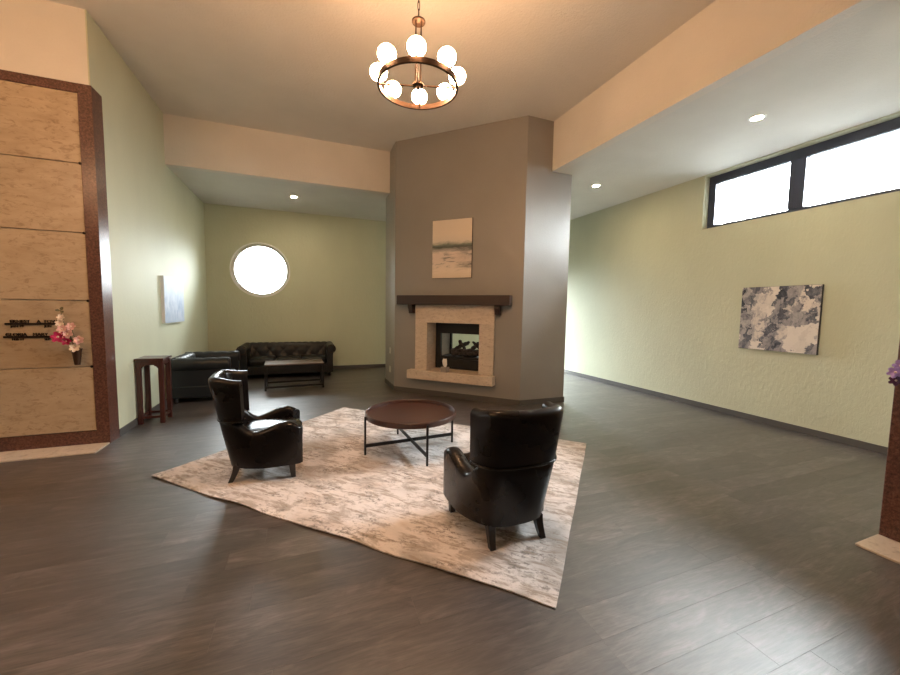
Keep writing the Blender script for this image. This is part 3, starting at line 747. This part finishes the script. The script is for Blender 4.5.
# ------------------------------------------------------------------ chesterfield seats
def tuft(a, b, dx, dz): return (abs(math.sin(PI*(a/dx+b/dz)/2)*math.sin(PI*(a/dx-b/dz)/2)))**.45
def chesterfield(name, label, loc, rz, W_, Dp, ncush):
    """faces -Y locally; x across, origin at the floor under its centre"""
    t = thing(name, label, 'armchair' if ncush == 1 else 'sofa', loc, rz)
    L = M['leather_dk']; AW = .20; Hh = .60; RR = .098; x1 = W_/2; yb = Dp/2; yf = -Dp/2
    obj('base', MB().box(-x1+.06, x1-.06, yf+.04, yb-.05, .085, .27), L, t, bevel=.02, smooth=40)
    # back: tufted inner face, roll, outer face
    bw = x1-.12; nx = max(16, int(W_*64)); rows = []
    prof = []
    for j in range(13): prof.append((yb-.22+.04*(j/12), lerp(.36, Hh+.01, j/12)))
    for k in range(1, 14):
        a = PI-.25 - (PI+.9)*k/13; prof.append((yb-.10+RR*math.cos(a), Hh+.005+RR*math.sin(a)))
    prof += [(yb-.07, .40), (yb-.06, .10)]
    for y_, z in prof:
        row = []
        for i in range(nx+1):
            x = lerp(-bw, bw, i/nx); q = tuft(x, z-.36, .135, .17)*.028 if y_ < yb-.08 else 0
            if z > Hh+.02: q = .014*abs(math.sin(PI*x/.135))**.5; row.append((x, y_, z+q-.01)); continue
            row.append((x, y_-q, z))
        rows.append(row)
    m_ = MB(); m_.grid(rows); n_ = len(rows)
    m_.add([r_[0] for r_ in rows], [tuple(range(n_))]); m_.add([r_[-1] for r_ in rows], [tuple(range(n_))[::-1]])
    obj('back', m_, L, t, smooth=60, fix=True)
    bt = MB(); nb = int(2*bw/.135)
    for j, z in enumerate((.445, .53, .615)):
        for i in range(-nb, nb+1):
            x = i*.0675
            if (i+j+1) % 2 == 0 and abs(x) < bw-.1: bt.sphere((x, yb-.212+.04*(z-.36)/.25, z), .011, 6, 4)
    obj('tufting_button', bt, L, t, smooth=180, kind='stuff')
    for s_ in (-1, 1):
        prof = [(x1-.07, .085), (x1-.065, .46)]
        for k in range(15):
            a = -1.15 + (PI+1.5)*k/14; prof.append((x1-RR-.002+RR*math.cos(a), Hh+RR*math.sin(a)))
        prof += [(x1-.20, .36), (x1-.20, .085)]
        ny = 40; rows = []
        for i in range(ny+1):
            y_ = lerp(yf+.015, yb-.02, i/ny); row = []
            for x, z in prof:
                q = .013*(abs(math.sin(PI*(y_-yf)/.185))**.5-.75) if z > Hh-.02 and 0 < i < ny else 0
                row.append((s_*x, y_, z+q))
            rows.append(row)
        m_ = MB(); m_.grid(rows); n_ = len(prof); m_.add(rows[0], [tuple(range(n_))]); m_.add(rows[-1], [tuple(range(n_))[::-1]])
        arm = obj('arm', m_, L, t, smooth=50, fix=True)
        sc = MB().lathe([(.0001, -.012), (RR*.55, -.010), (RR*.9, -.004), (RR*.96, .006), (RR*.9, .012)], 24)
        o = obj('scroll_front', sc, L, arm, smooth=60, loc=(s_*(x1-RR-.002), yf+.012, Hh)); o.rotation_euler = (-PI/2, 0, 0)
        o = obj('nail_trim', MB().tube([(RR*.80*math.cos(a*PI/10), RR*.80*math.sin(a*PI/10), 0) for a in range(20)], .004, 6, closed=True), M['bronze'], arm, loc=(s_*(x1-RR-.002), yf+.003, Hh)); o.rotation_euler = (PI/2, 0, 0)
    cw_ = (W_-.40)/ncush
    for k in range(ncush):
        xc = -W_/2+.20+cw_*(k+.5); sx, sy = cw_/2-.003, (Dp-.25)/2; rows = []
        for f, z in ((.001, 0), (.9, 0), (1, .03), (1, .10), (.95, .14), (.7, .153), (.001, .158)):
            rr = []
            for i in range(32):
                c_, s2 = math.cos(2*PI*i/32), math.sin(2*PI*i/32); mm = (abs(c_)**8+abs(s2)**8)**(-.125); rr.append((xc+c_*mm*sx*f, (yf+.03+yb-.22)/2+s2*mm*sy*f, .27+z))
            rows.append(rr)
        m_ = MB(); m_.grid(rows, True); obj('seat_cushion', m_, L, t, smooth=180)
    for sx in (-1, 1):
        for sy in (yf+.09, yb-.10):
            obj('foot', MB().lathe([(.0001, 0), (.022, 0), (.03, .02), (.034, .05), (.026, .07), (.034, .088)], 14), M['leg'], t, smooth=40, loc=(sx*(x1-.13), sy, 0))
    return t
chesterfield('chesterfield_sofa', 'black tufted three-seat chesterfield sofa under the round window', (-.375, 8.85, 0), 0, 1.93, .86, 3)
chesterfield('chesterfield_armchair', 'wide black tufted chesterfield armchair along the left green wall beside the console', (-1.555, 7.10, 0), PI/2, 1.08, .84, 1)

# ------------------------------------------------------------------ low table by the sofa
t = thing('low_table', 'rectangular low table with black metal frame and dark wood top before the sofa', 'table', (-.225, 7.49, 0), math.radians(3))
lx, ly = .50, .26
obj('table_top', MB().box(-lx, lx, -ly, ly, .452, .475), M['slat_top'], t, bevel=.004)
for sx in (-1, 1):
    for sy in (-1, 1):
        obj('leg', MB().bar((sx*(lx-.015), sy*(ly-.015), 0), (sx*(lx-.015), sy*(ly-.015), .452), .032, .032), M['black_metal'], t, bevel=.002)
    obj('end_rail', MB().bar((sx*(lx-.015), -ly+.026, .06), (sx*(lx-.015), ly-.026, .06), .028, .028), M['black_metal'], t)
    obj('side_rail', MB().bar((-lx+.026, sx*(ly-.015), .06), (lx-.026, sx*(ly-.015), .06), .028, .028), M['black_metal'], t)
    obj('apron', MB().bar((-lx+.026, sx*(ly-.015), .44), (lx-.026, sx*(ly-.015), .44), .018, .022), M['black_metal'], t)

# ------------------------------------------------------------------ console stand by the wall
t = thing('console_stand', 'tall narrow mahogany stand with four square legs against the green wall', 'side table', (-1.845, 5.775, 0))
cx, cy = .14, .155
obj('table_top', MB().box(-cx-.01, cx+.01, -cy-.01, cy+.01, .80, .83), M['mahogany'], t, bevel=.004)
for sx in (-1, 1):
    for sy in (-1, 1):
        lg = obj('leg', MB().box(sx*(cx-.025)-.025, sx*(cx-.025)+.025, sy*(cy-.025)-.025, sy*(cy-.025)+.025, 0, .80), M['mahogany'], t, bevel=.004)
    obj('apron', MB().box(sx*(cx-.02)-.01, sx*(cx-.02)+.01, -cy+.04, cy-.04, .745, .80), M['mahogany'], t)
    obj('apron', MB().box(-cx+.04, cx-.04, sx*(cy-.02)-.01, sx*(cy-.02)+.01, .745, .80), M['mahogany'], t)
    obj('stretcher', MB().box(-cx+.04, cx-.04, sx*(cy-.02)-.012, sx*(cy-.02)+.012, .07, .10), M['mahogany'], t)
    obj('stretcher', MB().box(sx*(cx-.02)-.012, sx*(cx-.02)+.012, -cy+.04, cy-.04, .07, .10), M['mahogany'], t)
    for sy in (-1, 1):                                         # small fretwork brackets under the apron
        y_ = sy*(cy-.02); b = MB()
        poly = [(0, 0), (-.055, 0), (-.050, -.012), (-.03, -.018), (-.022, -.035), (-.008, -.045), (0, -.07)]
        b.prism(poly, -.008, .008); b.v = [(sx*(cx-.04+p[0]), y_+p[2], .745+p[1]) for p in b.v]
        obj('bracket', b, M['mahogany'], t, fix=True)

# ------------------------------------------------------------------ paintings on canvas
def paint_fireplace():
    m = mat('abstract_seascape_paint', (.7, .6, .5), .6); t = NT(m); g = t.coords('Generated')
    sx = t.n('ShaderNodeSeparateXYZ'); t.l(g, sx.inputs[0]); z = sx.outputs[2]
    n = t.noise(t.coords('Generated', (1.5, 1, 6)), 2.5, 6, .65, .7); n2 = t.noise(t.coords('Generated', (1.2, 1, 9), loc=(3, 0, 2)), 2.4, 6, .7, .5)
    zz = t.math('ADD', z, t.math('MULTIPLY', t.math('SUBTRACT', n, .5), .12))
    c = t.ramp(zz, [(0, (.66, .55, .42)), (.12, (.76, .66, .55)), (.30, (.70, .60, .53)), (.44, (.72, .62, .56)), (.485, (.34, .33, .31)), (.53, (.07, .08, .07)), (.57, (.16, .20, .165)), (.63, (.68, .62, .53)), (.75, (.74, .65, .54)), (1, (.72, .63, .53))])
    band = t.math('MULTIPLY', t.ramp(n2, [(.52, (0,0,0)), (.64, (1,1,1))]), t.ramp(z, [(.10, (0,0,0)), (.2, (.9,)*3), (.42, (.8,)*3), (.5, (0,0,0))]))
    c = t.mix(band, c, (.17, .18, .16))
    blot = t.math('MULTIPLY', t.math('MULTIPLY', t.ramp(sx.outputs[0], [(.55, (0,0,0)), (.85, (1,1,1))]), t.ramp(z, [(.14, (0,0,0)), (.22, (1,1,1)), (.28, (.3,)*3), (.38, (.4,)*3), (.5, (.9,)*3), (.56, (0,0,0))])), t.ramp(n, [(.35, (.2,)*3), (.6, (1,1,1))]))
    c = t.mix(blot, c, (.14, .15, .14)); t.color(c); t.bump(n, .2, .004); return m
def paint_right():
    m = mat('abstract_grey_blocks_paint', (.6, .55, .5), .6); t = NT(m)
    d = t.noise(t.coords('Generated', (1, 5, 5)), 2.0, 4, .6); nv = t.n('ShaderNodeVectorMath', operation='ADD')
    cb = t.n('ShaderNodeCombineXYZ'); dd = t.math('MULTIPLY', t.math('SUBTRACT', d, .5), .35); t.l(dd, cb.inputs[1]); t.l(dd, cb.inputs[2])
    t.l(t.coords('Generated', (0, 1, 1)), nv.inputs[0]); t.l(cb.outputs[0], nv.inputs[1])
    def vor(sc, loc):
        mp = t.n('ShaderNodeMapping'); mp.inputs['Scale'].default_value = sc; mp.inputs['Location'].default_value = loc; t.l(nv.outputs[0], mp.inputs[0])
        v = t.n('ShaderNodeTexVoronoi', distance='CHEBYCHEV'); v.inputs['Scale'].default_value = 1; t.l(mp.outputs[0], v.inputs['Vector']); s_ = t.n('ShaderNodeSeparateColor'); t.l(v.outputs['Color'], s_.inputs[0]); return s_.outputs[0]
    a = vor((1, 6, 3.2), (0, 2.3, 1.4)); b = vor((1, 12, 7), (0, 4.1, 2.2))
    n = t.noise(t.coords('Generated', (1, 7, 4)), 1.6, 7, .75, .4)
    f = t.math('ADD', t.math('MULTIPLY', a, .5), t.math('ADD', t.math('MULTIPLY', b, .22), t.math('MULTIPLY', n, .42)))
    c = t.ramp(f, [(.30, (.022, .026, .04)), (.40, (.10, .105, .13)), (.47, (.27, .25, .26)), (.56, (.43, .39, .385)), (.65, (.66, .59, .53)), (.80, (.76, .69, .62))])
    t.color(c); t.bump(n, .3, .004); return m
def paint_left():
    m = mat('pale_blue_abstract_paint', (.7, .75, .82), .6); t = NT(m)
    sx = t.n('ShaderNodeSeparateXYZ'); t.l(t.coords('Generated'), sx.inputs[0])
    n = t.noise(t.coords('Generated', (1, 7, 2.2)), 1.8, 5, .6, .4); n2 = t.noise(t.coords('Generated', (1, 2, 2)), 2, 4)
    msk = t.math('MULTIPLY', t.ramp(n, [(.45, (0,0,0)), (.62, (1,1,1))]), t.ramp(sx.outputs[2], [(.05, (.3,)*3), (.3, (.9,)*3), (.55, (.5,)*3), (.75, (0,0,0))]))
    c = t.mix(t.ramp(n2, [(.35, (0,0,0)), (.65, (1,1,1))]), (.40, .48, .60), (.49, .55, .66)); c = t.mix(msk, c, (.24, .33, .50)); t.color(c); t.bump(n, .15, .004); return m
canvas_side = mat('canvas_edge', (.62, .60, .56), .8); dark_edge = mat('dark_canvas_edge', (.035, .03, .03), .7)
def painting(name, label, loc, rz, w_, h, th, front, side):
    t = thing(name, label, 'painting', loc, rz)              # local: back at y=0, faces -Y, origin at the bottom centre
    obj('canvas_body', MB().box(-w_/2, w_/2, -th, 0, 0, h), side, t, bevel=.003)
    return t, MB().box(-w_/2+.003, w_/2-.003, -th-.002, -th, .003, h-.003)
t, f = painting('canvas_painting', 'cream and dark green seascape canvas above the mantel', cp(1.115, 0, 2.02), ROTC, .715, .958, .03, None, dark_edge)
obj('painted_face', f, paint_fireplace(), t)
t, f = painting('canvas_painting', 'grey, navy and cream blocky abstract canvas on the right green wall', (XR, 3.027, 1.013), -PI/2, .885, .862, .035, None, dark_edge)
fm = MB().box(-.0, .002, -.4395, .4395, .003, .859)
o = obj('painted_face', fm, paint_right(), t, loc=(0, -.035, 0)); o.rotation_euler = (0, 0, -PI/2)
t, f = painting('canvas_painting', 'pale blue and white canvas on the left green wall over the armchair', (XL, 7.108, 1.226), PI/2, .925, .705, .04, None, canvas_side)
fm = MB().box(-.002, 0, -.4595, .4595, .003, .702)
o = obj('painted_face', fm, paint_left(), t, loc=(0, -.040, 0)); o.rotation_euler = (0, 0, PI/2)

# ------------------------------------------------------------------ chandelier
CX, CY, CZ, CR = .824, 2.898, 3.218, .302
ch = thing('chandelier', 'round bronze chandelier with eight lit opal globes under the high ceiling', 'chandelier', (CX, CY, CZ))
obj('ring', MB().lathe([(CR-.009, -.019), (CR+.009, -.019), (CR+.009, .019), (CR-.009, .019), (CR-.009, -.019)], 72), M['fixture'], ch, smooth=40)
a0 = math.radians(18.2)
def dirn(k, n_): a = -a0+PI/2+2*PI*k/n_; return math.cos(a), math.sin(a)
for k in range(4):
    c, s_ = dirn(k, 4); obj('spoke', MB().tube([(.02*c, .02*s_, .0), (CR*c, CR*s_, 0)], .0065, 8), M['fixture'], ch, smooth=60)
obj('lower_hub', MB().lathe([(.0001, -.022), (.012, -.02), (.018, -.006), (.045, 0), (.045, .012), (.018, .02), (.0001, .02)], 24), M['fixture'], ch, smooth=40)
ztop = .472
for k in range(4):
    a = -a0+PI/4+k*PI/2; c, s_ = math.cos(a)*.028, math.sin(a)*.028
    obj('rod', MB().tube([(c, s_, .012), (c, s_, ztop-.014)], .0045, 8), M['fixture'], ch, smooth=60)
obj('upper_hub', MB().lathe([(.0001, ztop-.016), (.050, ztop-.012), (.052, ztop-.009), (.052, ztop), (.040, ztop+.008), (.012, ztop+.022), (.0001, ztop+.022)], 32), M['fixture'], ch, smooth=40)
zl, zc = ztop+.02, ZH-CZ
links = MB(); nl = 11
for i in range(nl):
    z = zl+(zc-.03-zl)*(i+.5)/nl; hh = (zc-.03-zl)/nl*.62
    links.tube([((.008*math.cos(a*PI/6) if i % 2 else 0), (0 if i % 2 else .008*math.cos(a*PI/6)), z+hh*math.sin(a*PI/6)) for a in range(12)], .0028, 6, closed=True)
obj('chain', links, M['fixture'], ch, smooth=180)
obj('ceiling_canopy', MB().lathe([(.0001, zc-.045), (.02, zc-.04), (.06, zc-.02), (.065, zc), (.0001, zc)], 28), M['fixture'], ch, smooth=40)
for k in range(8):
    c, s_ = dirn(k, 8); rr = CR
    cup = obj('lamp_holder', MB().lathe([(.0001, .015), (.010, .015), (.010, .030), (.028, .036), (.030, .052), (.0001, .052)], 16), M['fixture'], ch, smooth=40, loc=(rr*c, rr*s_, 0))
    obj('globe', MB().sphere((0, 0, .085), .067, 24, 16, .88), M['globe'], cup, smooth=180)

ch2 = copy_tree(ch); ch2.location = (-2.7, 2.4, CZ)       # unseen twin added left of the camera for more warm light
tag(ch2, 'added round bronze chandelier out of view, left of the camera, lighting the hall', 'chandelier')
# ------------------------------------------------------------------ recessed downlights
def downlight(x, y_, label):
    t = thing('recessed_downlight', label, 'downlight', (x, y_, ZL), 0, None)
    obj('trim_ring', MB().lathe([(.052, -.001), (.056, -.008), (.078, -.006), (.082, 0), (.05, 0)], 32), M['white_frame'], t, smooth=50)
    obj('lens', MB().lathe([(.0001, -.004), (.05, -.004), (.052, -.001), (.0001, -.001)], 28), M['lamp_disc'], t)
downlight(4.644, 2.753, 'lit recessed downlight nearest the strip window')
downlight(4.648, 5.193, 'lit recessed downlight just right of the fireplace column')
downlight(-.206, 8.061, 'lit recessed downlight before the round window')
